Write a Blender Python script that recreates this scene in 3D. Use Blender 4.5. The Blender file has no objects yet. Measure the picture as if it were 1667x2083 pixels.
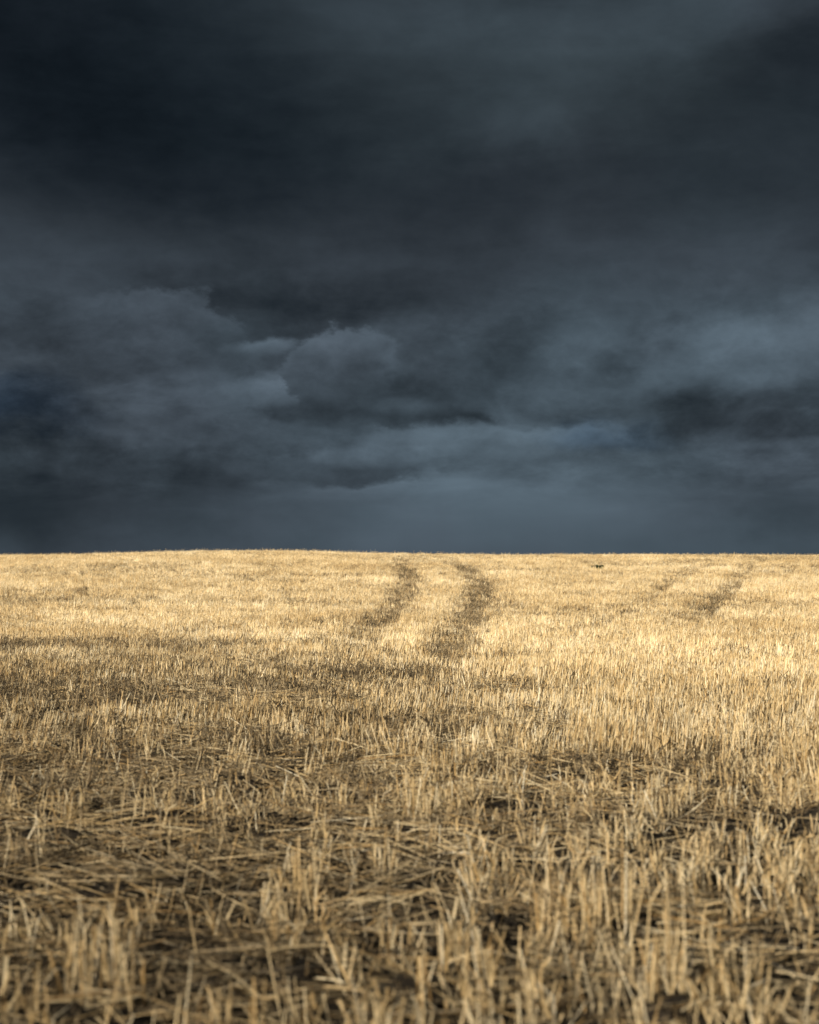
import bpy, math, random, os
import numpy as np
from mathutils import Vector, Matrix, Euler

random.seed(11)
RNG = np.random.default_rng(11)
S = bpy.context.scene
C = S.collection
R = math.radians

# ------------------------------------------------------------------ camera
CAM_Z = 1.05
FPX = 1667 * 50.0 / 24.0            # focal length in photograph pixels
PITCH = math.atan((1200 - 1041.5) / FPX)
cam_d = bpy.data.cameras.new('camera')
cam_d.sensor_fit = 'HORIZONTAL'
cam_d.sensor_width = 24.0
cam_d.lens = 50.0
cam_d.clip_start = 0.05
cam_d.clip_end = 20000
cam_d.dof.use_dof = True
cam_d.dof.focus_distance = 22.0
cam_d.dof.aperture_fstop = 2.8
cam_d.dof.aperture_blades = 9
cam = bpy.data.objects.new('camera', cam_d)
C.objects.link(cam)
cam.location = (0, 0, CAM_Z)
cam.rotation_euler = (R(90) + PITCH, 0, 0)
S.camera = cam

# ------------------------------------------------------------------ sun
SUN_EL, SUN_AZ = 15.0, 212.0        # azimuth clockwise from +Y: behind the camera, to its left
sd = bpy.data.lights.new('sun', 'SUN')
sd.energy = 5.0
sd.angle = R(0.5)
sd.color = (1.0, 0.92, 0.77)
sun = bpy.data.objects.new('sun', sd)
C.objects.link(sun)
SUN_DIR = Vector((math.cos(R(SUN_EL)) * math.sin(R(SUN_AZ)), math.cos(R(SUN_EL)) * math.cos(R(SUN_AZ)), math.sin(R(SUN_EL))))
sun.rotation_euler = SUN_DIR.to_track_quat('Z', 'Y').to_euler()

# ------------------------------------------------------------------ sky (world)
W = bpy.data.worlds.new('World')
S.world = W
W.use_nodes = True
nt = W.node_tree
nt.nodes.clear()


def node(t, **kw):
    n = nt.nodes.new(t)
    for k, v in kw.items():
        setattr(n, k, v)
    return n


def put(sock, v):
    if isinstance(v, bpy.types.NodeSocket):
        nt.links.new(v, sock)
    else:
        sock.default_value = v


def M(op, a, b=0.0, c=0.0, clamp=False):
    n = node('ShaderNodeMath', operation=op, use_clamp=clamp)
    put(n.inputs[0], a); put(n.inputs[1], b); put(n.inputs[2], c)
    return n.outputs[0]


def VM(op, a, b=(0, 0, 0), out=0):
    n = node('ShaderNodeVectorMath', operation=op)
    put(n.inputs[0], a)
    put(n.inputs[1], b)
    return n.outputs[out]


def vscale(a, s):
    n = node('ShaderNodeVectorMath', operation='SCALE')
    put(n.inputs[0], a); put(n.inputs['Scale'], s)
    return n.outputs[0]


def mapr(v, a, b, c, d, kind='SMOOTHSTEP'):
    n = node('ShaderNodeMapRange', interpolation_type=kind)
    put(n.inputs[0], v)
    for i, q in enumerate((a, b, c, d)):
        put(n.inputs[1 + i], q)
    return n.outputs[0]


def noise(vec, scale, detail=4, rough=0.5, lac=2.0, dist=0.0, color=False):
    n = node('ShaderNodeTexNoise')
    n.noise_dimensions = '3D'
    put(n.inputs['Vector'], vec)
    n.inputs['Scale'].default_value = scale
    n.inputs['Detail'].default_value = detail
    n.inputs['Roughness'].default_value = rough
    n.inputs['Lacunarity'].default_value = lac
    n.inputs['Distortion'].default_value = dist
    return n.outputs['Color'] if color else n.outputs['Fac']


def mixf(f, a, b):
    n = node('ShaderNodeMix', data_type='FLOAT')
    put(n.inputs['Factor'], f); put(n.inputs['A'], a); put(n.inputs['B'], b)
    return n.outputs['Result']


def mixc(f, a, b):
    n = node('ShaderNodeMix', data_type='RGBA')
    put(n.inputs[0], f); put(n.inputs[6], a); put(n.inputs[7], b)
    return n.outputs[2]


def comb(x, y, z):
    n = node('ShaderNodeCombineXYZ')
    put(n.inputs[0], x); put(n.inputs[1], y); put(n.inputs[2], z)
    return n.outputs[0]


DEG = 180 / math.pi
D = node('ShaderNodeTexCoord').outputs['Generated']
sp = node('ShaderNodeSeparateXYZ'); put(sp.inputs[0], D)
dx, dy, dz = sp.outputs
AZ = M('MULTIPLY', M('ARCTAN2', dx, dy), DEG)       # compass degrees from +Y
EL = M('MULTIPLY', M('ARCSINE', dz), DEG)           # degrees above the horizon
P3 = VM('MULTIPLY', D, (1.0, 1.0, 1.7))             # cloud detail, flattened


def sky_at(px, py):
    """compass azimuth and elevation (degrees) of a point of the photograph's sky"""
    v = Vector(((px - 833.5) / FPX, 1.0, (1041.5 - py) / FPX))
    v = Matrix.Rotation(PITCH, 3, 'X') @ v
    v.normalize()
    return math.degrees(math.atan2(v.x, v.y)), math.degrees(math.asin(v.z))


PXD = math.degrees(1 / FPX)
# billowing warp of the sky coordinates
w1 = noise(P3, 8.0, 8, 0.58, color=True)
off = vscale(VM('SUBTRACT', w1, (0.5, 0.5, 0.5)), 7.0)
off = VM('MULTIPLY', off, (1.3, 0.75, 0.0))
UV0 = comb(AZ, EL, 0.0)
UV = VM('ADD', UV0, off)
UVs = VM('ADD', UV0, vscale(off, 0.35))
EDGE = M('SUBTRACT', noise(P3, 19.0, 9, 0.60, 2.1), 0.5)    # cauliflower outline of the heaped clouds


def field(px, py, rx, ry, ang=0.0, uv=None):
    """0 at a cloud's middle, 1 on its ellipse"""
    n = node('ShaderNodeMapping', vector_type='TEXTURE')
    put(n.inputs['Vector'], uv if uv is not None else UV)
    a, e = sky_at(px, py)
    n.inputs['Location'].default_value = (a, e, 0)
    n.inputs['Rotation'].default_value = (0, 0, R(ang))
    n.inputs['Scale'].default_value = (rx * PXD, ry * PXD, 1)
    return VM('LENGTH', n.outputs[0], out=1)


# deck brightness with elevation (display values), all round the compass
ramp = node('ShaderNodeFloatCurve')
cv = ramp.mapping.curves[0]
pts = [(0.0, .325), (.06, .345), (.11, .372), (.17, .365), (.25, .325), (.36, .285), (.48, .250), (.70, .205), (1.0, .20)]
for i, (x, y) in enumerate(pts):
    if i < 2:
        cv.points[i].location = (x, y)
    else:
        cv.points.new(x, y)
cv.points[-1].location = pts[-1]
ramp.mapping.update()
elw = M('ADD', EL, M('MULTIPLY', M('SUBTRACT', noise(P3, 5.0, 4), 0.5), 5.0))
put(ramp.inputs['Value'], M('DIVIDE', elw, 22.0, clamp=True))
g = ramp.outputs[0]

BL = [  # px, py, rx, ry, amount, tilt
    (40, 100, 760, 360, -.075, -12), (420, 330, 700, 210, -.035, -8),
    (1480, -30, 620, 190, .095, 6), (850, 40, 520, 170, .075, -4), (1130, 160, 620, 200, .060, 12),
    (1060, 260, 300, 130, .040, 0), (1660, 250, 420, 150, .005, 0), (1350, 600, 900, 200, .030, 8),
    (620, 585, 480, 110, -.065, 0), (150, 500, 420, 110, .015, 0),
    (210, 650, 400, 100, .045, 4), (-60, 825, 480, 75, -.085, 0), (430, 800, 300, 90, .010, 0),
    (1540, 725, 330, 130, .110, 6), (1160, 760, 360, 150, .035, 0), (1500, 860, 480, 75, -.070, -3),
    (1180, 895, 240, 45, -.065, -2), (820, 930, 560, 85, .040, 0), (1010, 1000, 700, 85, .030, 0),
    (1610, 1010, 330, 170, -.070, 0), (20, 980, 860, 280, -.170, 0), (1670, 1095, 160, 80, .060, 0),
    (860, 800, 260, 60, -.035, 0), (1560, 1060, 130, 200, -.02, 0),
]
for k, (px, py, rx, ry, am, ang) in enumerate(BL):
    f = field(px, py, rx, ry, ang, UV if k % 3 else UVs)
    g = M('ADD', g, mapr(f, 0.0, 1.0, am, 0.0))
# soft fibrous mottling
n_big = noise(D, 6.0, 5, 0.52, dist=0.3)
g = M('ADD', g, M('MULTIPLY', M('SUBTRACT', n_big, 0.5), 0.09))
lowband = mapr(EL, 2.2, 9.0, 1.0, 0.25)
str_ = noise(VM('MULTIPLY', D, (1.0, 1.0, 4.2)), 13.0, 7, 0.6, dist=0.5)
g = M('ADD', g, M('MULTIPLY', M('MULTIPLY', M('SUBTRACT', str_, 0.5), 0.20), M('MULTIPLY', lowband, mapr(EL, 1.9, 4.0, 0.12, 1.0))))
# ragged scud drifting under the deck, low over the land
sn = noise(VM('MULTIPLY', D, (1.0, 1.0, 2.0)), 11.0, 9, 0.58, 2.1, 0.3)
scud = M('MULTIPLY', mapr(EL, 2.6, 4.0, 0.0, 1.0), mapr(EL, 7.5, 12.0, 1.0, 0.0))
g = M('ADD', g, M('MULTIPLY', mapr(sn, 0.40, 0.62, 0.030, -0.030), scud))
# rain falling in faint shafts beneath it
rn = noise(VM('MULTIPLY', D, (1.0, 1.0, 0.18)), 22.0, 4, 0.5)
g = M('ADD', g, M('MULTIPLY', M('MULTIPLY', M('SUBTRACT', rn, 0.5), 0.055), mapr(EL, 2.0, 4.5, 1.0, 0.0)))


def billow(px, py, rx, ry, ang, top, base, soft_side, edge=0.07, rough=2.0):
    """one heaped cloud in front of the deck: crisp crown, base melting into the murk"""
    global g
    f = field(px, py, rx, ry, ang, UVs)
    f = M('ADD', f, M('MULTIPLY', EDGE, rough))
    m = mapr(f, 1.0 - edge, 1.0 + edge, 1.0, 0.0)
    a, e = sky_at(px, py)
    lo, hi = e - ry * PXD, e + ry * PXD
    if soft_side == 'half':
        m = M('MULTIPLY', m, mapr(EL, lo, e, 0.45, 1.0))
    elif soft_side == 'base':
        m = M('MULTIPLY', m, mapr(EL, lo, e + 0.2 * (hi - e), 0.0, 1.0))
    elif soft_side == 'crown':
        m = M('MULTIPLY', m, mapr(EL, e, hi, 1.0, 0.0))
    body = mapr(EL, lo, hi, base, top, 'LINEAR')
    body = M('ADD', body, M('MULTIPLY', EDGE, 0.22))
    body = M('ADD', body, M('MULTIPLY', M('SUBTRACT', n_big, 0.5), 0.10))
    g = mixf(m, g, body)


billow(100, 690, 260, 90, 0, .275, .24, 'base', .25)
billow(300, 672, 190, 88, 4, .325, .250, 'base', .13)
billow(400, 720, 120, 50, 0, .29, .24, 'base', .2)
billow(520, 706, 100, 32, 8, .410, .31, 'base', .25)
billow(1010, 720, 120, 80, 0, .285, .25, 'base', .3)
billow(540, 795, 170, 40, 6, .405, .34, 'base', .30)
billow(830, 745, 150, 80, -12, .300, .235, 'base', .18)
billow(690, 755, 140, 98, -6, .385, .225, 'half', .11)
billow(905, 785, 100, 70, -10, .295, .235, 'base', .16)
billow(1170, 760, 120, 85, 0, .360, .285, 'base', .25)
billow(640, 838, 120, 34, -8, .258, .245, 'crown', .28)
billow(770, 862, 90, 22, 12, .375, .35, 'base', .8, 3.0)
billow(860, 850, 120, 36, -4, .262, .25, 'crown', .2)
billow(480, 880, 240, 36, 0, .325, .30, 'base', .35, 2.6)
billow(1000, 900, 240, 34, 2, .415, .35, 'base', .30, 2.8)
billow(800, 932, 220, 22, -1, .40, .35, 'base', .40, 2.8)
billow(650, 958, 190, 22, -3, .295, .285, 'crown', .35, 2.6)
billow(1510, 735, 150, 70, 5, .430, .35, 'base', .42)
billow(1640, 912, 110, 14, -3, .365, .33, 'base', .5, 1.2)
billow(250, 950, 170, 20, 2, .225, .22, 'crown', .4)
puff = M('ABSOLUTE', M('MULTIPLY', M('SUBTRACT', noise(VM('ADD', VM('MULTIPLY', D, (1.0, 1.0, 1.6)), vscale(w1, 0.03)), 20.0, 6, 0.55, 2.2), 0.5), 2.0))
g = M('ADD', g, M('MULTIPLY', M('MULTIPLY', M('SUBTRACT', 0.17, puff), 0.13), M('MULTIPLY', mapr(EL, 2.8, 4.5, 0.0, 1.0), mapr(EL, 7.0, 13.0, 1.0, 0.25))))
wisp = noise(VM('MULTIPLY', D, (1.0, 1.0, 1.5)), 15.0, 8, 0.6, 2.1, 0.6)
g = M('ADD', g, M('MULTIPLY', M('SUBTRACT', wisp, 0.5), mapr(EL, 2.5, 5.0, 0.01, 0.05)))
g = M('MAXIMUM', g, 0.085)

# storm tints (display values), then to linear light
tn = noise(P3, 4.0, 3, 0.5)
tint = mixc(mapr(tn, 0.38, 0.62, 0.0, 1.0), (0.86, 1.0, 1.105, 1), (0.89, 1.0, 1.11, 1))
tint = mixc(mapr(g, 0.06, 0.24, 0.8, 0.0), tint, (0.76, 0.99, 1.21, 1))
for (px, py, rx, ry, s_) in ((-40, 820, 420, 80, .28), (1210, 895, 260, 50, .14)):
    tint = mixc(mapr(field(px, py, rx, ry), 0.0, 1.0, s_, 0.0), tint, (0.58, 0.94, 1.40, 1))
tint = mixc(mapr(field(1150, 150, 800, 260), 0.0, 1.0, .7, 0.0), tint, (0.86, 1.0, 1.08, 1))
gam = node('ShaderNodeGamma')
put(gam.inputs['Color'], VM('MULTIPLY', tint, comb(g, g, g)))
gam.inputs['Gamma'].default_value = 2.2
storm = gam.outputs[0]

# behind the camera the storm has passed: broken cloud and clear evening sky round the sun
sky = node('ShaderNodeTexSky', sky_type='NISHITA')
sky.sun_disc = False
sky.sun_elevation = R(SUN_EL)
sky.sun_rotation = R(SUN_AZ)
sky.altitude = 300
sky.dust_density = 1.5
bg_clear = node('ShaderNodeBackground'); put(bg_clear.inputs[0], sky.outputs[0]); bg_clear.inputs[1].default_value = 0.05
bg_storm = node('ShaderNodeBackground'); put(bg_storm.inputs[0], storm); bg_storm.inputs[1].default_value = 0.48
back = M('ADD', VM('DOT_PRODUCT', D, tuple(SUN_DIR), out=1), M('MULTIPLY', M('SUBTRACT', noise(P3, 3.0, 6, 0.55), 0.5), 0.9))
mx = node('ShaderNodeMixShader')
put(mx.inputs[0], mapr(back, 0.50, 0.85, 0.0, 1.0))
nt.links.new(bg_storm.outputs[0], mx.inputs[1]); nt.links.new(bg_clear.outputs[0], mx.inputs[2])
W.cycles.sampling_method = 'MANUAL'
W.cycles.sample_map_resolution = 256
wo = node('ShaderNodeOutputWorld')
nt.links.new(mx.outputs[0], wo.inputs[0])

# ------------------------------------------------------------------ exposure
S.view_settings.view_transform = 'Standard'
S.view_settings.look = 'None'
S.view_settings.gamma = 1.0
S.view_settings.exposure = 0.95
S.view_settings.use_curve_mapping = False
S.render.engine = 'CYCLES'
S.cycles.use_denoising = True
S.cycles.denoiser = 'OPENIMAGEDENOISE'
S.cycles.denoising_input_passes = 'RGB_ALBEDO_NORMAL'
S.cycles.use_adaptive_sampling = True
S.cycles.adaptive_threshold = 0.01
S.cycles.adaptive_min_samples = 16
S.cycles.max_bounces = 6
S.cycles.diffuse_bounces = 2
S.render.filter_size = 1.5

# ------------------------------------------------------------------ numeric noise
def _hash(ix, iy, seed):
    h = (ix.astype(np.int64) * 374761393 + iy.astype(np.int64) * 668265263 + seed * 1442695041) & 0x7fffffff
    h = ((h ^ (h >> 13)) * 1274126177) & 0x7fffffff
    return ((h ^ (h >> 16)) & 0xffff) / 65535.0


def vnoise(x, y, seed=0):
    ix, iy = np.floor(x), np.floor(y)
    fx, fy = x - ix, y - iy
    ux, uy = fx * fx * (3 - 2 * fx), fy * fy * (3 - 2 * fy)
    a, b = _hash(ix, iy, seed), _hash(ix + 1, iy, seed)
    c, d = _hash(ix, iy + 1, seed), _hash(ix + 1, iy + 1, seed)
    return (a * (1 - ux) + b * ux) * (1 - uy) + (c * (1 - ux) + d * ux) * uy


def fbm(x, y, oct=4, seed=0):
    s, a, t = 0.0, 0.5, 0.0
    for o in range(oct):
        s = s + a * vnoise(x * 2 ** o, y * 2 ** o, seed + 17 * o)
        t += a
        a *= 0.5
    return s / t


def sstep(a, b, x):
    t = np.clip((x - a) / (b - a), 0, 1)
    return t * t * (3 - 2 * t)


# ------------------------------------------------------------------ lie of the land
RIDGE = 80.0


def land(x, y):
    """smooth height of the field: level near the camera, rising to a low ridge, falling beyond"""
    x = np.asarray(x, float); y = np.asarray(y, float)
    rise = 2.72 * sstep(24.0, 92.0, y)
    rise = np.where(y > RIDGE, rise - 0.0022 * (y - RIDGE) ** 2, rise)
    rise = np.maximum(rise, -6.0)
    hump = (0.20 * np.exp(-((x + 9.5) / 7.0) ** 2) - 0.06 * sstep(-8, -20, x)) * sstep(30, 75, y)
    roll = 0.10 * (fbm(x / 14.0, y / 14.0, 2, 5) - 0.5) * sstep(6, 20, np.abs(y))
    return rise + hump + roll


def pix_ground(px, py):
    """where a sight line of the photograph meets the field"""
    v = Vector(((px - 833.5) / FPX, 1.0, (1041.5 - py) / FPX))
    v = Matrix.Rotation(PITCH, 3, 'X') @ v
    t = np.concatenate([np.arange(1, 30, .02), np.arange(30, 130, .05)])
    z = CAM_Z + v.z * t
    hit = np.nonzero(z < land(v.x * t, v.y * t))[0]
    k = hit[0] if len(hit) else len(t) - 1
    return v.x * t[k], v.y * t[k]


# wheel tracks (their course over the field), width in metres, how hard the stubble is pressed
TRACKS = []
for pts, wid, press in (
    ([(792, 1143), (812, 1153), (832, 1172), (836, 1192), (815, 1225), (790, 1255), (745, 1290), (715, 1335), (690, 1385)], .62, .88),
    ([(905, 1143), (938, 1154), (965, 1172), (984, 1200), (975, 1235), (955, 1270), (930, 1305), (905, 1350), (880, 1400)], .66, .95),
    ([(1450, 1150), (1415, 1166), (1362, 1195), (1325, 1225), (1280, 1255), (1210, 1285), (1100, 1310)], .40, .74),
    ([(1590, 1140), (1525, 1158), (1500, 1190), (1475, 1220), (1440, 1250), (1415, 1290)], .44, .92),
):
    g3 = np.array([pix_ground(*p) for p in pts])
    fine_p = []
    for a_, b_ in zip(g3[:-1], g3[1:]):
        for t_ in np.linspace(0, 1, 14, endpoint=False):
            fine_p.append(a_ * (1 - t_) + b_ * t_)
    fine_p.append(g3[-1])
    fp = np.array(fine_p)
    ker = np.ones(11) / 11
    sm = np.stack([np.convolve(np.pad(fp[:, i], 5, mode='edge'), ker, 'valid') for i in (0, 1)], 1)
    TRACKS.append((sm, wid, press))


def track_mask(x, y):
    x = np.atleast_1d(np.asarray(x, float)); y = np.atleast_1d(np.asarray(y, float))
    out = np.zeros(np.broadcast(x, y).shape)
    for sm, wid, press in TRACKS:
        sel = np.nonzero((y > sm[:, 1].min() - 1) & (y < sm[:, 1].max() + 1) & (x > sm[:, 0].min() - 1) & (x < sm[:, 0].max() + 1))
        if len(sel[0]) == 0:
            continue
        xs, ys = x[sel], y[sel]
        best = np.full(xs.shape, 9.0)
        along = np.zeros(xs.shape)
        for j, (cx, cy) in enumerate(sm):
            q = (xs - cx) ** 2 + (ys - cy) ** 2
            along = np.where(q < best, j / len(sm), along)
            best = np.minimum(best, q)
        d = np.sqrt(best)
        press_ = press * (.45 + .55 * sstep(0, .22, along)) * (1 - .60 * sstep(.78, 1.0, along))
        m = press_ * (1 - sstep(wid * 0.25, wid * 1.50, d + 0.65 * wid * (fbm(xs * 1.6, ys * 1.6, 3, 91) - .5)))
        out[sel] = np.maximum(out[sel], m)
    return out


# trampled and thin places: photograph position, half-width and half-depth on the ground (m), strength
THIN = []
for px, py, rx, ry, s_ in (
    (120, 1322, 5.5, 3.2, .85), (310, 1330, 3.0, 2.5, .6), (40, 1420, 4.0, 3.2, .95), (330, 1430, 2.6, 2.6, 1.0),
    (700, 1380, 1.7, 2.4, .90), (930, 1420, 1.3, 1.6, .95), (560, 1480, 1.8, 1.6, .65), (150, 1560, 2.2, 2.0, 1.0),
    (420, 1600, 1.5, 1.5, 1.0), (250, 1760, 1.1, 1.1, 1.0), (520, 1700, .8, .7, .8), (60, 1680, .9, 1.0, .9),
    (900, 1490, 1.5, 1.0, .85), (1220, 1590, 1.25, .75, 1.0), (1390, 1620, .8, .5, .9), (1000, 1730, .6, .45, .75),
    (1150, 1690, .7, .35, .8), (1600, 1700, .6, .45, .75), (800, 1870, .45, .3, .8), (1250, 1930, .5, .25, .7),
    (450, 1860, .7, .4, .85), (640, 1960, .45, .2, .8), (1630, 1930, .35, .35, .85), (60, 1900, .5, .4, .7),
    (0, 1230, 3.5, 2.2, .55), (170, 1175, 4.0, 2.5, .45), (1010, 1350, 1.0, 1.2, .6), (1640, 1240, 3.0, 3.0, .35),
    (885, 1345, .9, 2.5, .60), (665, 1345, 1.0, 2.6, .60), (620, 1400, 1.2, 2.0, .55),
    (180, 1375, 5.0, 6.0, .68), (620, 1420, 2.0, 3.5, .45), (420, 1500, 3.2, 4.0, .60), (100, 1650, 1.9, 2.5, .7), (520, 1290, 2.5, 3.0, .3),
    (700, 1560, .9, .9, .6), (560, 1640, .9, .7, .6),
):
    THIN.append((*pix_ground(px, py), rx, ry, s_))


def thin_mask(x, y):
    """0 = full standing stubble, 1 = flattened or bare"""
    amp = 1.1 + 4.5 * sstep(12, 45, y)
    wl = 1.7 + 2.2 * sstep(12, 45, y)
    wx = x + amp * (fbm(x / wl, y / wl, 4, 41) - .5)
    wy = y + amp * (fbm(x / wl, y / wl, 4, 43) - .5)
    track = track_mask(x, y)
    m = np.zeros(track.shape)
    for cx, cy, rx, ry, s_ in THIN:
        d = np.sqrt(((wx - cx) / rx) ** 2 + ((wy - cy) / ry) ** 2)
        m = np.maximum(m, s_ * (1 - sstep(.5, 1.25, d)))
    m = m * np.clip(.35 + 1.5 * fbm(x / 1.1, y / 1.1, 4, 83), 0, 1)
    m = np.maximum(m, track)
    patch = fbm(x / 1.6, y / 0.9, 4, 71)
    m = np.maximum(m, 0.55 * sstep(.54, .70, patch))
    m = np.maximum(m, sstep(26, 40, y) * 0.50 * sstep(.50, .66, fbm(x / 5.0 + 3, y / 3.2, 4, 133)))
    near = 1 - sstep(7.0, 14.0, y)
    m = m * (1 - .08 * near)
    m = np.maximum(m, near * (.85 - .25 * sstep(-.3, .6, x)) * sstep(.50, .62, fbm(x / .55, y / .26, 3, 77)))
    return np.clip(m, 0, 1)


def ground_z(x, y):
    """field surface with clods, drill furrows and wheel ruts"""
    x = np.asarray(x, float); y = np.asarray(y, float)
    near = 1 - sstep(16, 40, np.hypot(x, y))
    clod = 0.085 * (fbm(x / .28, y / .24, 4, 3) - .5) + 0.045 * (fbm(x / .07, y / .07, 2, 8) - .5)
    lump = 0.06 * sstep(.58, .75, fbm(x / .33, y / .2, 3, 23))
    rut = -0.05 * track_mask(x, y)
    return land(x, y) + near * (clod + lump) + rut


def gz1(x, y):
    return float(np.ravel(ground_z(x, y))[0])


# ------------------------------------------------------------------ materials
def new_mat(name):
    m = bpy.data.materials.new(name)
    m.use_nodes = True
    t = m.node_tree
    return m, t, t.nodes['Principled BSDF']


def ramp_node(t, fac, stops):
    r = t.nodes.new('ShaderNodeValToRGB')
    el = r.color_ramp.elements
    while len(el) < len(stops):
        el.new(0.5)
    for e, (p, c) in zip(el, stops):
        e.position = p
        e.color = (*c, 1)
    t.links.new(fac, r.inputs[0])
    return r.outputs[0]


def straw_material(name, stops, rough=0.5):
    m, t, b = new_mat(name)
    at = t.nodes.new('ShaderNodeAttribute'); at.attribute_name = 'tone'
    oi = t.nodes.new('ShaderNodeObjectInfo')
    tc = t.nodes.new('ShaderNodeTexCoord')
    mp = t.nodes.new('ShaderNodeMapping'); mp.inputs['Scale'].default_value = (260, 260, 18)
    t.links.new(tc.outputs['Object'], mp.inputs[0])
    ns = t.nodes.new('ShaderNodeTexNoise'); ns.inputs['Scale'].default_value = 1.0; ns.inputs['Detail'].default_value = 3
    t.links.new(mp.outputs[0], ns.inputs['Vector'])

    def mth(op, a, b_, c=0.0):
        n = t.nodes.new('ShaderNodeMath'); n.operation = op
        for i, q in enumerate((a, b_, c)):
            if isinstance(q, bpy.types.NodeSocket):
                t.links.new(q, n.inputs[i])
            else:
                n.inputs[i].default_value = q
        return n.outputs[0]
    v = mth('MULTIPLY_ADD', at.outputs['Fac'], 0.70, -0.02)
    v = mth('MULTIPLY_ADD', oi.outputs['Random'], 0.26, v)
    v = mth('MULTIPLY_ADD', ns.outputs['Fac'], 0.30, mth('ADD', v, -0.12))
    # broad drifts of paler and browner straw across the field
    geo = t.nodes.new('ShaderNodeNewGeometry')
    n2 = t.nodes.new('ShaderNodeTexNoise'); n2.inputs['Scale'].default_value = 0.22; n2.inputs['Detail'].default_value = 4
    t.links.new(geo.outputs['Position'], n2.inputs['Vector'])
    v = mth('MULTIPLY_ADD', mth('SUBTRACT', n2.outputs['Fac'], 0.5), 0.75, v)
    col = ramp_node(t, v, stops)
    hue = ramp_node(t, mth('FRACT', mth('MULTIPLY_ADD', at.outputs['Fac'], 13.7, oi.outputs['Random']), 0.0), [(0.0, (1.05, .91, .70)), (.25, (1.02, .99, .94)), (.62, (1.05, 1.05, 1.03)), (.88, (.93, .97, 1.05)), (1.0, (.62, .62, .64))])
    mm = t.nodes.new('ShaderNodeMix'); mm.data_type = 'RGBA'; mm.blend_type = 'MULTIPLY'; mm.inputs[0].default_value = 1.0
    t.links.new(col, mm.inputs[6]); t.links.new(hue, mm.inputs[7])
    t.links.new(mm.outputs[2], b.inputs['Base Color'])
    b.inputs['Roughness'].default_value = rough
    b.inputs['Specular IOR Level'].default_value = 0.35
    return m


PALE = [(0.0, (.230, .160, .085)), (.25, (.380, .262, .118)), (.50, (.590, .450, .250)), (.75, (.730, .600, .385)), (1.0, (.840, .740, .545))]
GREYED = [(0.0, (.040, .030, .019)), (.35, (.095, .070, .039)), (.65, (.330, .245, .135)), (1.0, (.620, .500, .310))]
MAT_STRAW = straw_material('cut_straw', PALE, 0.48)
MAT_FALLEN = straw_material('weathered_straw', GREYED, 0.62)

soil, t, b = new_mat('dark_soil')
tc = t.nodes.new('ShaderNodeTexCoord')
n1 = t.nodes.new('ShaderNodeTexNoise'); n1.inputs['Scale'].default_value = 6.0; n1.inputs['Detail'].default_value = 8; n1.inputs['Roughness'].default_value = .65
t.links.new(tc.outputs['Object'], n1.inputs['Vector'])
base = ramp_node(t, n1.outputs['Fac'], [(.3, (.016, .013, .009)), (.5, (.030, .024, .017)), (.72, (.065, .050, .036))])
mp = t.nodes.new('ShaderNodeMapping'); mp.inputs['Scale'].default_value = (26, 75, 40); mp.inputs['Rotation'].default_value = (0, 0, .3)
t.links.new(tc.outputs['Object'], mp.inputs[0])
n2 = t.nodes.new('ShaderNodeTexNoise'); n2.inputs['Scale'].default_value = 1.0; n2.inputs['Detail'].default_value = 5
t.links.new(mp.outputs[0], n2.inputs['Vector'])
chaff = ramp_node(t, n2.outputs['Fac'], [(.55, (0, 0, 0)), (.62, (1, 1, 1))])
mixn = t.nodes.new('ShaderNodeMix'); mixn.data_type = 'RGBA'
t.links.new(chaff, mixn.inputs[0]); t.links.new(base, mixn.inputs[6]); mixn.inputs[7].default_value = (.15, .112, .066, 1)
t.links.new(mixn.outputs[2], b.inputs['Base Color'])
b.inputs['Roughness'].default_value = .95
b.inputs['Specular IOR Level'].default_value = .15
bp = t.nodes.new('ShaderNodeBump'); bp.inputs['Strength'].default_value = 1.0; bp.inputs['Distance'].default_value = .05
t.links.new(n1.outputs['Fac'], bp.inputs['Height']); t.links.new(bp.outputs[0], b.inputs['Normal'])
MAT_SOIL = soil


def tag(o, label=None, cat=None, group=None, kind=None):
    if label: o['label'] = label
    if cat: o['category'] = cat
    if group: o['group'] = group
    if kind: o['kind'] = kind
    return o


# ------------------------------------------------------------------ the ground: one sheet to beyond the horizon
def graded(a, b, n):
    return np.geomspace(a, b, n)


xs = np.concatenate([-graded(34, 4000, 26)[::-1], np.arange(-33.6, -3.4, .42), np.arange(-3.3, 3.31, .055), np.arange(3.5, 33.7, .42), graded(34, 4000, 26)])
ys = np.concatenate([-graded(3, 4000, 24)[::-1], np.arange(-2.5, 3.2, .35), np.arange(3.3, 13.0, .055), np.arange(13.1, 96, .36), graded(97, 4000, 30)])
gx, gy = np.meshgrid(xs, ys)
gz = ground_z(gx, gy)
nx, ny = len(xs), len(ys)
me = bpy.data.meshes.new('field_soil')
idx = np.arange(nx * ny).reshape(ny, nx)
quads = np.stack([idx[:-1, :-1], idx[:-1, 1:], idx[1:, 1:], idx[1:, :-1]], -1).reshape(-1, 4)
me.from_pydata(np.stack([gx, gy, gz], -1).reshape(-1, 3).tolist(), [], quads.tolist())
me.polygons.foreach_set('use_smooth', np.ones(len(quads), bool))
me.materials.append(MAT_SOIL)
ground = bpy.data.objects.new('field_ground', me)
C.objects.link(ground)
tag(ground, kind='structure')


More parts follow.
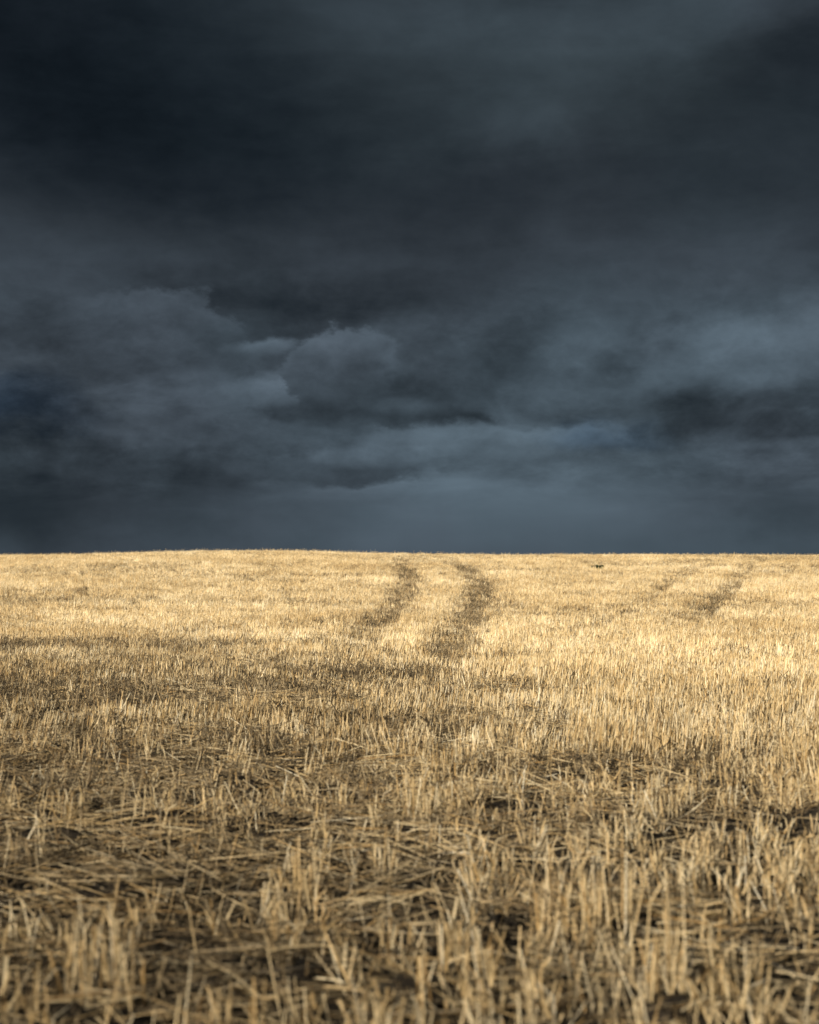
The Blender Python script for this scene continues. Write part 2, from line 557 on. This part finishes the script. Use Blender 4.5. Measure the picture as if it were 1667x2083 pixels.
# ------------------------------------------------------------------ unseen cloud shape added behind the camera to half shade the near field
SHADE_EDGE = 9.0
nu, nv = 420, 180
uu, vv = np.meshgrid(np.linspace(0, 2 * math.pi, nu, endpoint=False), np.linspace(.02, math.pi - .02, nv))
dxs, dys, dzs = np.cos(uu) * np.sin(vv), np.sin(uu) * np.sin(vv), np.cos(vv)
lump = fbm(uu * 7 / math.pi * 2, vv * 6, 4, 301) * np.clip(np.sin(vv) * 2, 0, 1)
rr = 1 + .05 * (lump - .5)
cxv, cyv, czv = 170 * dxs * rr + SUN_DIR.x * 205 / SUN_DIR.z - 118, 120 * dys * rr, 80 * dzs * rr
czv = np.where(czv < -25, -25 + (czv + 25) * .25, czv)
czv = czv + 150
cyv = cyv - 600
# slide it along the ground so that its shadow ends a few metres in front of the camera
shx, shy = cxv - SUN_DIR.x * czv / SUN_DIR.z, cyv - SUN_DIR.y * czv / SUN_DIR.z
mid = np.abs(shx) < 2.5
cyv = cyv + (SHADE_EDGE - (shy + 2.0 * shx)[mid].max())
me = bpy.data.meshes.new('shade_cloud')
ii = np.arange(nu * nv).reshape(nv, nu)
nxt = np.roll(ii, -1, axis=1)
cq = np.stack([ii[:-1], ii[1:], nxt[1:], nxt[:-1]], -1).reshape(-1, 4).tolist()
cq += [tuple(ii[0].tolist()), tuple(ii[-1][::-1].tolist())]
me.from_pydata(np.stack([cxv, cyv, czv], -1).reshape(-1, 3).tolist(), [], cq)
me.polygons.foreach_set('use_smooth', np.ones(len(me.polygons), bool))
mc, t, b = new_mat('shade_cloud_white')
b.inputs['Base Color'].default_value = (.8, .8, .82, 1); b.inputs['Roughness'].default_value = 1.0; b.inputs['Specular IOR Level'].default_value = 0
nn = t.nodes.new('ShaderNodeTexNoise'); nn.inputs['Scale'].default_value = .04; nn.inputs['Detail'].default_value = 8
tcc = t.nodes.new('ShaderNodeTexCoord'); t.links.new(tcc.outputs['Object'], nn.inputs['Vector'])
bb = t.nodes.new('ShaderNodeBump'); bb.inputs['Distance'].default_value = 8.0; t.links.new(nn.outputs['Fac'], bb.inputs['Height']); t.links.new(bb.outputs[0], b.inputs['Normal'])
me.materials.append(mc)
cloud = bpy.data.objects.new('shade_cloud', me)
C.objects.link(cloud)
tag(cloud, kind='structure')


# ------------------------------------------------------------------ straw meshes
def tube(V, F, T, pts, rads, sides, tone, cap=True):
    pts = [Vector(p) for p in pts]
    rings = []
    for i, p in enumerate(pts):
        d = (pts[min(i + 1, len(pts) - 1)] - pts[max(i - 1, 0)]).normalized()
        u = d.orthogonal().normalized()
        w = d.cross(u)
        base_i = len(V)
        for k in range(sides):
            a = 2 * math.pi * k / sides
            V.append(p + (u * math.cos(a) + w * math.sin(a)) * rads[i])
            T.append(tone)
        rings.append(base_i)
    for r0, r1 in zip(rings[:-1], rings[1:]):
        for k in range(sides):
            F.append((r0 + k, r0 + (k + 1) % sides, r1 + (k + 1) % sides, r1 + k))
    if cap:
        F.append(tuple(rings[-1] + k for k in range(sides)))


def blade(V, F, T, pts, wid, side, tone):
    side = Vector(side).normalized()
    b0 = len(V)
    n = len(pts)
    for i, p in enumerate(pts):
        w_ = wid * (1 - (i / (n - 1)) ** 1.5 * .85)
        p = Vector(p)
        V.append(p - side * w_); V.append(p + side * w_)
        T.extend((tone, tone))
    for i in range(n - 1):
        a = b0 + 2 * i
        F.append((a, a + 1, a + 3, a + 2))


def mesh_of(name, V, F, T, mat):
    m = bpy.data.meshes.new(name)
    m.from_pydata([tuple(v) for v in V], [], F)
    at = m.attributes.new('tone', 'FLOAT', 'POINT')
    at.data.foreach_set('value', np.array(T, np.float32))
    m.polygons.foreach_set('use_smooth', np.ones(len(m.polygons), bool))
    m.materials.append(mat)
    return m


def stalk_geo(V, F, T, base, h, lean, az, rad, sides, segs, tone, rnd, leaf=True, kink=0.0):
    """a cut straw: jointed stem, sheath, perhaps a torn leaf"""
    base = Vector(base)
    d = Vector((math.cos(az), math.sin(az), 0))
    pts, rads = [], []
    bend = rnd.gauss(0, .09)
    kz = rnd.uniform(.35, .75)
    pos = base - Vector((0, 0, .02))
    ang = lean
    L = h / segs
    for i in range(segs + 1):
        f = i / segs
        pts.append(pos.copy())
        rads.append(rad * (1.12 - .30 * f) * (1.15 if (segs > 2 and i == segs // 2) else 1.0))
        a_ = ang + bend * f + (kink if f > kz else 0)
        pos = pos + (d * math.sin(a_) + Vector((0, 0, math.cos(a_)))) * L
    tube(V, F, T, pts, rads, sides, tone)
    if leaf:
        j = pts[segs // 2]
        la = rnd.uniform(0, 6.28)
        ld = Vector((math.cos(la), math.sin(la), 0))
        ln = rnd.uniform(.05, .13)
        lp = [j, j + ld * ln * .35 + Vector((0, 0, ln * .45)), j + ld * ln * .8 + Vector((0, 0, ln * .35)), j + ld * ln * 1.15 + Vector((0, 0, -ln * rnd.uniform(0, .5)))]
        blade(V, F, T, lp, rad * rnd.uniform(.8, 1.5), ld.cross(Vector((0, 0, 1))), min(1, tone + rnd.uniform(-.2, .1)))


rnd = random.Random(5)
# single stalks for the tufts that can be told apart near the camera
STALKS = []
for k in range(30):
    V, F, T = [], [], []
    h = rnd.uniform(.095, .205) if k % 5 else rnd.uniform(.05, .10)
    stalk_geo(V, F, T, (0, 0, 0), h, 0.0, rnd.uniform(0, 6.28), rnd.uniform(.0014, .0025), 6, 4, rnd.betavariate(2.2, 2.0), rnd, leaf=False, kink=(rnd.uniform(.5, 1.4) if k % 9 == 4 else 0))
    STALKS.append(mesh_of('stalk', V, F, T, MAT_STRAW))

LEAVES = []
for k in range(8):
    V, F, T = [], [], []
    ln = rnd.uniform(.06, .14)
    blade(V, F, T, [(0, 0, 0), (ln * .35, 0, ln * .45), (ln * .8, .01, ln * .35), (ln * 1.15, .015, -ln * rnd.uniform(0, .5))], rnd.uniform(.003, .006), (0, 1, 0), rnd.uniform(.3, .8))
    LEAVES.append(mesh_of('dry_leaf', V, F, T, MAT_STRAW))

# fallen straws, lying
STRAWS, STRAW_LEN = [], []
for k in range(24):
    V, F, T = [], [], []
    L = rnd.uniform(.12, .40)
    bend = rnd.uniform(-.025, .025)
    pts = [(L * (i / 4 - .5), bend * (1 - (2 * i / 4 - 1) ** 2), .012 * math.sin(3.1 * i / 4)) for i in range(5)]
    r_ = rnd.uniform(.0015, .0027)
    tube(V, F, T, pts, [r_, r_ * .98, r_ * 1.1, r_ * .95, r_ * .9], 6, rnd.betavariate(2, 2))
    STRAW_LEN.append(L)
    STRAWS.append(mesh_of('straw', V, F, T, MAT_FALLEN if k % 3 else MAT_STRAW))

# shared clumps for the stubble that nobody could count
PROTO = {}


def proto_collection(key, meshes):
    col = bpy.data.collections.new(key)
    for i, m in enumerate(meshes):
        col.objects.link(bpy.data.objects.new('%s_%02d' % (key, i), m))
    PROTO[key] = col


def clump(n, spread, hmin, hmax, rmin, rmax, sides, segs, leafp, leanmax, mat, tone_c=.5):
    V, F, T = [], [], []
    az0 = rnd.uniform(0, 6.28)
    for _ in range(n):
        a, r_ = rnd.uniform(0, 6.28), spread * math.sqrt(rnd.random())
        lean = abs(rnd.gauss(0, leanmax))
        az = rnd.uniform(0, 6.28) if rnd.random() < .6 else rnd.gauss(az0, .5)
        tone = min(1, max(0, rnd.gauss(tone_c, .27)))
        kink = rnd.uniform(.6, 1.6) if rnd.random() < .10 else 0
        stalk_geo(V, F, T, (r_ * math.cos(a), r_ * math.sin(a), 0), rnd.uniform(hmin, hmax) * (1 if rnd.random() > .15 else .5) * (1.4 if rnd.random() > .93 else 1), lean, az, rnd.uniform(rmin, rmax), sides, segs, tone, rnd, rnd.random() < leafp, kink)
    return mesh_of('stubble_clump', V, F, T, mat)


def litter(n, w, mat, rmin, rmax, lmin, lmax, sides, zmax):
    V, F, T = [], [], []
    for _ in range(n):
        L = rnd.uniform(lmin, lmax)
        a = rnd.gauss(0, .75) if rnd.random() < .7 else rnd.uniform(0, 3.14)
        d = Vector((math.cos(a), math.sin(a), rnd.gauss(.03, .17)))
        c = Vector((rnd.uniform(-w, w), rnd.uniform(-w, w), rnd.uniform(.004, zmax) * rnd.random() ** .7))
        o = Vector((-d.y, d.x, 0)) * rnd.gauss(0, .009)
        r_ = rnd.uniform(rmin, rmax)
        tube(V, F, T, [c - d * L / 2, c + o, c + d * L / 2], [r_, r_, r_ * .85], sides, min(1, max(0, rnd.gauss(.5, .30))))
    return mesh_of('straw_litter', V, F, T, mat)


proto_collection('tuft', [clump(rnd.randint(12, 20), .070, .08, .195, .0015, .0027, 5, 3, .35, .20, MAT_STRAW) for _ in range(14)])
proto_collection('patch', [clump(70, .21, .09, .215, .0025, .0041, 3, 2, .25, .13, MAT_STRAW) for _ in range(12)])
proto_collection('bent', [clump(48, .21, .06, .18, .0025, .0041, 3, 2, .30, .55, MAT_FALLEN, .42) for _ in range(8)])
proto_collection('stray', [clump(9, .17, .06, .19, .0014, .0025, 4, 3, .30, .62, MAT_STRAW if k % 2 else MAT_FALLEN, .55) for k in range(10)])
proto_collection('litter', [litter(38, .24, MAT_FALLEN if k % 3 else MAT_STRAW, .0012, .0023, .04, .34, 4, .10) for k in range(12)])


def scatter(name, key, pos, rot, scl, var):
    """one counted-as-one mass: shared clumps set on points by geometry nodes"""
    m = bpy.data.meshes.new(name)
    m.from_pydata(pos.tolist(), [], [])
    for an, ty, arr, f_ in (('rot', 'FLOAT_VECTOR', rot, 'vector'), ('scl', 'FLOAT_VECTOR', scl, 'vector'), ('var', 'INT', var, 'value')):
        at = m.attributes.new(an, ty, 'POINT')
        at.data.foreach_set(f_, np.ascontiguousarray(arr.reshape(-1)))
    o = bpy.data.objects.new(name, m)
    C.objects.link(o)
    ng = bpy.data.node_groups.new(name, 'GeometryNodeTree')
    ng.interface.new_socket('Geometry', in_out='INPUT', socket_type='NodeSocketGeometry')
    ng.interface.new_socket('Geometry', in_out='OUTPUT', socket_type='NodeSocketGeometry')
    gi = ng.nodes.new('NodeGroupInput'); go = ng.nodes.new('NodeGroupOutput')
    ip = ng.nodes.new('GeometryNodeInstanceOnPoints')
    ci = ng.nodes.new('GeometryNodeCollectionInfo')
    ci.inputs['Collection'].default_value = PROTO[key]
    ci.inputs['Separate Children'].default_value = True
    ci.inputs['Reset Children'].default_value = True

    def attr(nm, ty):
        n = ng.nodes.new('GeometryNodeInputNamedAttribute'); n.data_type = ty
        n.inputs['Name'].default_value = nm
        return n.outputs['Attribute']
    ng.links.new(gi.outputs[0], ip.inputs['Points'])
    ng.links.new(ci.outputs[0], ip.inputs['Instance'])
    ip.inputs['Pick Instance'].default_value = True
    ng.links.new(attr('var', 'INT'), ip.inputs['Instance Index'])
    ng.links.new(attr('rot', 'FLOAT_VECTOR'), ip.inputs['Rotation'])
    ng.links.new(attr('scl', 'FLOAT_VECTOR'), ip.inputs['Scale'])
    ng.links.new(ip.outputs[0], go.inputs[0])
    md = o.modifiers.new('scatter', 'NODES')
    md.node_group = ng
    return o


def spread(y0, y1, step, margin=1.2, grow=.27):
    """jittered points over the strip of field between two distances, a little wider than the view"""
    yy = np.arange(y0, y1, step)
    X, Y = [], []
    for y in yy:
        w_ = y * grow + margin
        xx = np.arange(-w_, w_, step)
        X.append(xx); Y.append(np.full(xx.shape, y))
    X = np.concatenate(X); Y = np.concatenate(Y)
    X = X + RNG.uniform(-.55, .55, X.shape) * step
    Y = Y + RNG.uniform(-.55, .55, X.shape) * step
    return X, Y


def rots(n, tilt, lean_right=0.0, lean_away=0.0):
    """random spin, then a lean that keeps its compass direction (Euler angles)"""
    a = RNG.normal(0, tilt, n) - lean_away
    b_ = RNG.normal(0, tilt, n) + lean_right
    g_ = RNG.uniform(-math.pi, math.pi, n)
    ca, sa, cb, sb, cg, sg = np.cos(a), np.sin(a), np.cos(b_), np.sin(b_), np.cos(g_), np.sin(g_)
    # Rx(a) Ry(b) Rz(g)
    r00, r10, r20 = cb * cg, sa * sb * cg + ca * sg, -ca * sb * cg + sa * sg
    r21, r22 = ca * sb * sg + sa * cg, ca * cb
    return np.stack([np.arctan2(r21, r22), -np.arcsin(np.clip(r20, -1, 1)), np.arctan2(r10, r00)], -1)


# far stubble, standing
X, Y = spread(8.5, 97.0, .27)
Tm = thin_mask(X, Y)
fade = sstep(8.5, 14.0, Y)
wx_, wy_ = pix_ground(1216, 1160)
keep = (RNG.random(X.shape) < (1 - Tm * .95) * fade) & ~((np.abs(X - wx_) < .3) & (Y < wy_ + .2) & (Y > wy_ - 1.6))
Xs, Ys = X[keep], Y[keep]
n = len(Xs)
hgt = 0.80 + 0.45 * fbm(Xs / 2.2, Ys / 2.2, 3, 55)
hgt *= 1 - .35 * Tm[keep]
s1 = RNG.uniform(.9, 1.15, n)
far = scatter('far_stubble', 'patch', np.stack([Xs, Ys, ground_z(Xs, Ys)], -1), rots(n, .07, .13, .03), np.stack([s1, s1, hgt * RNG.uniform(.75, 1.25, n)], -1), RNG.integers(0, 12, n).astype(np.int32))
tag(far, 'pale gold cut stubble covering the field up to the ridge', 'stubble', kind='stuff')
# pressed stubble in the wheel tracks and trampled places
keep = RNG.random(X.shape) < (Tm * .95 + .03) * (.25 + .75 * fade)
Xb, Yb = X[keep], Y[keep]
n = len(Xb)
s1 = RNG.uniform(.9, 1.2, n)
bent = scatter('pressed_stubble', 'bent', np.stack([Xb, Yb, ground_z(Xb, Yb)], -1), rots(n, .16, .12, .38), np.stack([s1, s1, s1 * .75], -1), RNG.integers(0, 8, n).astype(np.int32))
tag(bent, 'bent brownish stubble pressed down in wheel tracks and trampled patches', 'stubble', kind='stuff')

# near stubble, tuft by tuft
X, Y = spread(2.6, 14.2, .105, .8)
Tm = thin_mask(X, Y)
dens = (1 - Tm) ** 1.3 * (.36 + .48 * sstep(5, 9, Y)) * (.9 + .25 * sstep(-.5, 1, X)) * (1 - sstep(8.5, 14.0, Y))
dens = np.maximum(dens, .035)
keep = RNG.random(X.shape) < dens
Xn, Yn = X[keep], Y[keep]
Zn = ground_z(Xn, Yn)
thin_n = Tm[keep]
# which of them show largest: those nearest the camera inside the frame
hw = 1667 / 2 / FPX
depth = Yn
inside = (np.abs(Xn) < depth * hw * .995) & (Yn > 3.75)
order = np.argsort(np.where(inside, Yn, 1e9))
N_SINGLE = 286
single = order[:N_SINGLE]
mass = np.ones(len(Xn), bool)
mass[single] = False
Xm, Ym, Zm = Xn[mass], Yn[mass], Zn[mass]
n = len(Xm)
s1 = RNG.uniform(.85, 1.15, n)
near = scatter('near_stubble', 'tuft', np.stack([Xm, Ym, Zm], -1), rots(n, .13, .03), np.stack([s1, s1, s1 * RNG.uniform(.75, 1.15, n)], -1), RNG.integers(0, 14, n).astype(np.int32))
tag(near, 'cut straw stubble standing over the middle of the field', 'stubble', kind='stuff')

# stray stalks knocked aslant between the tufts
X, Y = spread(2.6, 16, .23, .8)
Tm = thin_mask(X, Y)
keep = RNG.random(X.shape) < (.50 + .4 * Tm) * (.65 + .35 * sstep(5, 9, Y))
X1, Y1 = X[keep], Y[keep]
n = len(X1)
s1 = RNG.uniform(.8, 1.2, n)
stray = scatter('stray_stubble', 'stray', np.stack([X1, Y1, ground_z(X1, Y1)], -1), rots(n, .10), np.stack([s1, s1, s1], -1), RNG.integers(0, 10, n).astype(np.int32))
tag(stray, 'stray stalks of stubble leaning every way between the tufts', 'stubble', kind='stuff')

# straw litter
X, Y = spread(2.6, 16, .20, .8)
Tm = thin_mask(X, Y)
keep = RNG.random(X.shape) < (.50 + .45 * Tm) * (.66 + .24 * sstep(6, 10, Y)) * (1 - .25 * sstep(0, 1, X))
X1, Y1 = X[keep], Y[keep]
X, Y = spread(16, 48, .42, .8)
Tm = thin_mask(X, Y)
keep = RNG.random(X.shape) < .15 + .8 * Tm
X1 = np.concatenate([X1, X[keep]]); Y1 = np.concatenate([Y1, Y[keep]])
n = len(X1)
rt = rots(n, .05)
rt[:, 2] = RNG.normal(0, .5, n) + np.where(RNG.random(n) < .5, math.pi, 0)
s1 = RNG.uniform(.8, 1.2, n)
lit = scatter('straw_litter', 'litter', np.stack([X1, Y1, ground_z(X1, Y1)], -1), rt, np.stack([s1, s1, s1], -1), RNG.integers(0, 12, n).astype(np.int32))
tag(lit, 'loose broken straw strewn over the soil between the stubble', 'straw', kind='stuff')


# ------------------------------------------------------------------ tufts that can be told apart
def tuft(x, y, n, spread_, hs, lean, label, group, rs=1.0, outward=0.0):
    e = bpy.data.objects.new('stubble_tuft', None)
    e.empty_display_size = .05
    C.objects.link(e)
    e.location = (x, y, gz1(x, y))
    e.rotation_euler = (0, 0, 0)
    tag(e, label, 'stubble tuft', group)
    az0 = rnd.uniform(0, 6.28)
    for _ in range(n):
        o = bpy.data.objects.new('stalk', rnd.choice(STALKS))
        C.objects.link(o)
        o.parent = e
        a, r_ = rnd.uniform(0, 6.28), spread_ * math.sqrt(rnd.random())
        o.location = (r_ * math.cos(a), r_ * math.sin(a) * .8, 0)
        o.rotation_euler = (rnd.gauss(0, lean) - outward * math.sin(a), rnd.gauss(.02, lean) + outward * math.cos(a), rnd.uniform(0, 6.28))
        s = rnd.uniform(.85, 1.15)
        o.scale = (s * rs, s * rs, s * hs)
        if rnd.random() < .22:
            l = bpy.data.objects.new('dry_leaf', rnd.choice(LEAVES))
            C.objects.link(l)
            l.parent = e
            l.location = (o.location.x, o.location.y, rnd.uniform(.04, .10))
            l.rotation_euler = (0, 0, rnd.uniform(0, 6.28))
    return e


HERO = [  # photograph position of the foot, stalks, spread, height, lean, label
    (1120, 1925, 30, .060, 1.15, .07, 'tall dense golden tuft of stubble, left of the two thick clumps right of centre'),
    (1240, 1940, 28, .085, 1.25, .10, 'tall pale tuft of stubble, right of the two thick clumps right of centre'),
    (610, 1850, 22, .075, 1.05, .09, 'upright tuft of stubble left of centre beside the flattened straw'),
    (1350, 2070, 16, .06, 1.20, .09, 'pale upright tuft of stubble at the bottom edge right of centre'),
    (210, 2080, 36, .11, 1.05, .14, 'broad blurred brownish tuft of stubble at the bottom left corner'),
    (850, 1690, 20, .10, 1.10, .08, 'upright tuft of stubble at the centre of the foreground'),
    (1350, 1690, 12, .08, 1.10, .07, 'short bright tuft of stubble behind the dark bare patch on the right'),
    (960, 2060, 14, .07, .95, .18, 'loose leaning tuft of stubble at the bottom edge near the centre'),
    (1500, 2075, 18, .08, 1.10, .16, 'splayed tuft of stubble near the bottom right corner'),
]
for px, py, n_, sp_, hs, le, lab in HERO:
    x, y = pix_ground(px, py)
    tuft(x, y, int(n_ * 1.3), sp_, hs * 1.3, le, lab, 'tufts of cut stubble near the camera')


def zone(x, y):
    """where in the picture a spot of the near field shows"""
    u = x / (y * hw)
    col = ['at left edge', 'far left', 'left', 'left of centre', 'at centre', 'right of centre', 'right', 'far right', 'at right edge'][int(min(8, max(0, (u + 1) * 4.5)))]
    row = ('at the bottom edge' if y < 4.35 else 'just above the bottom edge' if y < 4.75 else 'low in the foreground' if y < 5.2 else 'in the middle foreground' if y < 5.7 else
           'in the back foreground' if y < 6.4 else 'in the far foreground' if y < 7.6 else 'behind the foreground')
    return row + ', ' + col


for i in single:
    n_, hs, le = rnd.randint(7, 12), rnd.uniform(.7, 1.1), rnd.uniform(.12, .42)
    look = ('sparse ' if n_ < 9 else '' if n_ < 11 else 'full ') + ('short ' if hs < .82 else 'tall ' if hs > .98 else '') + ('upright ' if le < .20 else 'splayed ' if le > .30 else 'leaning ')
    tuft(float(Xn[i]), float(Yn[i]), n_, rnd.uniform(.025, .065), hs, le, look + 'stubble tuft ' + zone(float(Xn[i]), float(Yn[i])), 'tufts of cut stubble near the camera')

# loose straws that can be told apart
k = 0
while k < 290:
    px, py = rnd.uniform(-20, 1690), 1560 + 540 * rnd.random() ** .8
    x, y = pix_ground(px, py)
    if k % 2 and float(thin_mask(np.array([x]), np.array([y]))[0]) < .25:
        if rnd.random() < .6:
            continue
    o = bpy.data.objects.new('loose_straw', STRAWS[k % len(STRAWS)])
    C.objects.link(o)
    o.location = (x, y, gz1(x, y) + rnd.uniform(.012, .05))
    rz = rnd.gauss(0, .6) if rnd.random() < .7 else rnd.uniform(0, 3.14)
    o.rotation_euler = (rnd.uniform(0, 6.28), rnd.gauss(0, .12) if rnd.random() < .8 else rnd.gauss(0, .4), rz)
    s = rnd.uniform(.8, 1.15)
    o.scale = (s, s, s)
    ln = STRAW_LEN[k % len(STRAWS)] * s
    size = 'short ' if ln < .19 else 'long ' if ln > .30 else ''
    hue = 'brownish ' if k % len(STRAWS) % 3 else 'pale '
    turn = abs(math.sin(rz))
    lie = 'lying crosswise ' if turn < .35 else 'pointing away ' if turn > .8 else 'lying aslant '
    tag(o, size + hue + 'loose straw ' + lie + zone(x, y), 'straw', 'loose straws in the foreground')
    k += 1

# ------------------------------------------------------------------ soil clods in the bare patch
def clod_mesh(seed):
    import bmesh
    bm = bmesh.new()
    bmesh.ops.create_icosphere(bm, subdivisions=2, radius=1)
    r2 = random.Random(seed)
    ph = [Vector((r2.gauss(0, 1), r2.gauss(0, 1), r2.gauss(0, 1))).normalized() for _ in range(7)]
    for v in bm.verts:
        d = v.co.normalized()
        s = 1.0
        for q in ph:
            dt = d.dot(q)
            if dt > .45:
                s -= (dt - .45) * .55
        v.co = d * s
        v.co.z *= .6
    m = bpy.data.meshes.new('soil_clod')
    bm.to_mesh(m); bm.free()
    m.materials.append(MAT_CLOD)
    return m


MAT_CLOD, t, b = new_mat('dry_soil_crust')
tc = t.nodes.new('ShaderNodeTexCoord')
n1 = t.nodes.new('ShaderNodeTexNoise'); n1.inputs['Scale'].default_value = 5; n1.inputs['Detail'].default_value = 7
t.links.new(tc.outputs['Object'], n1.inputs['Vector'])
t.links.new(ramp_node(t, n1.outputs['Fac'], [(.3, (.10, .075, .055)), (.7, (.24, .175, .13))]), b.inputs['Base Color'])
b.inputs['Roughness'].default_value = .95
bp = t.nodes.new('ShaderNodeBump'); bp.inputs['Strength'].default_value = .8; bp.inputs['Distance'].default_value = .15
t.links.new(n1.outputs['Fac'], bp.inputs['Height']); t.links.new(bp.outputs[0], b.inputs['Normal'])
cm = [clod_mesh(s) for s in range(5)]
for k, (px, py, s) in enumerate(((1195, 1612, .075), (1245, 1606, .055), (1160, 1618, .04), (1225, 1622, .035), (1275, 1616, .03), (1210, 1600, .03), (1430, 1628, .04), (1400, 1640, .03))):
    x, y = pix_ground(px, py)
    o = bpy.data.objects.new('soil_clod', cm[k % 5])
    C.objects.link(o)
    o.location = (x, y, gz1(x, y) + s * .15)
    o.rotation_euler = (0, 0, k * 1.3)
    o.scale = (s * 1.5, s, s * .7)
    tag(o, ('largest pinkish dry soil clod in the bare patch right of centre' if k == 0 else ('small soil clod beside the largest one in the bare patch', 'pale flat soil clod left of the largest one', 'small soil clod just in front of the largest one', 'small soil clod at the right end of the bare patch', 'small soil clod just behind the largest one', 'soil clod in the second bare patch further right', 'smaller soil clod in the second bare patch further right')[k - 1]), 'soil clod', 'dry soil clods')

# ------------------------------------------------------------------ the green weed near the ridge
MAT_WEED, t, b = new_mat('weed_leaf')
tc = t.nodes.new('ShaderNodeTexCoord')
n1 = t.nodes.new('ShaderNodeTexNoise'); n1.inputs['Scale'].default_value = 12
t.links.new(tc.outputs['Object'], n1.inputs['Vector'])
t.links.new(ramp_node(t, n1.outputs['Fac'], [(.35, (.030, .042, .012)), (.7, (.075, .090, .028))]), b.inputs['Base Color'])
b.inputs['Roughness'].default_value = .6
x, y = wx_, wy_
weed = bpy.data.objects.new('weed', None)
C.objects.link(weed)
weed.scale = (1.25, 1.0, .62)
weed.location = (x, y, gz1(x, y))
tag(weed, 'dark green low weed growing alone in the stubble near the ridge', 'weed')
lm = []
for k in range(4):
    V, F, T = [], [], []
    L = .17 + .03 * k
    pts = [(0, 0, 0), (L * .35, 0, .12), (L * .75, 0, .17), (L * 1.1, 0, .13)]
    blade(V, F, T, pts, .045, (0, 1, 0), .5)
    b2 = len(V)
    m = mesh_of('leaf', V, F, T, MAT_WEED)
    sol = None
    lm.append(m)
for k in range(26):
    o = bpy.data.objects.new('leaf', lm[k % 4])
    C.objects.link(o)
    o.parent = weed
    o.location = (rnd.uniform(-.16, .16), rnd.uniform(-.10, .05), .11)
    o.rotation_euler = (rnd.gauss(0, .25), rnd.gauss(0, .25), rnd.uniform(0, 6.28))
V, F, T = [], [], []
tube(V, F, T, [(0, 0, -.02), (.01, 0, .08), (.0, .01, .18)], [.012, .010, .006], 6, .5)
o = bpy.data.objects.new('stem', mesh_of('stem', V, F, T, MAT_WEED))
C.objects.link(o); o.parent = weed
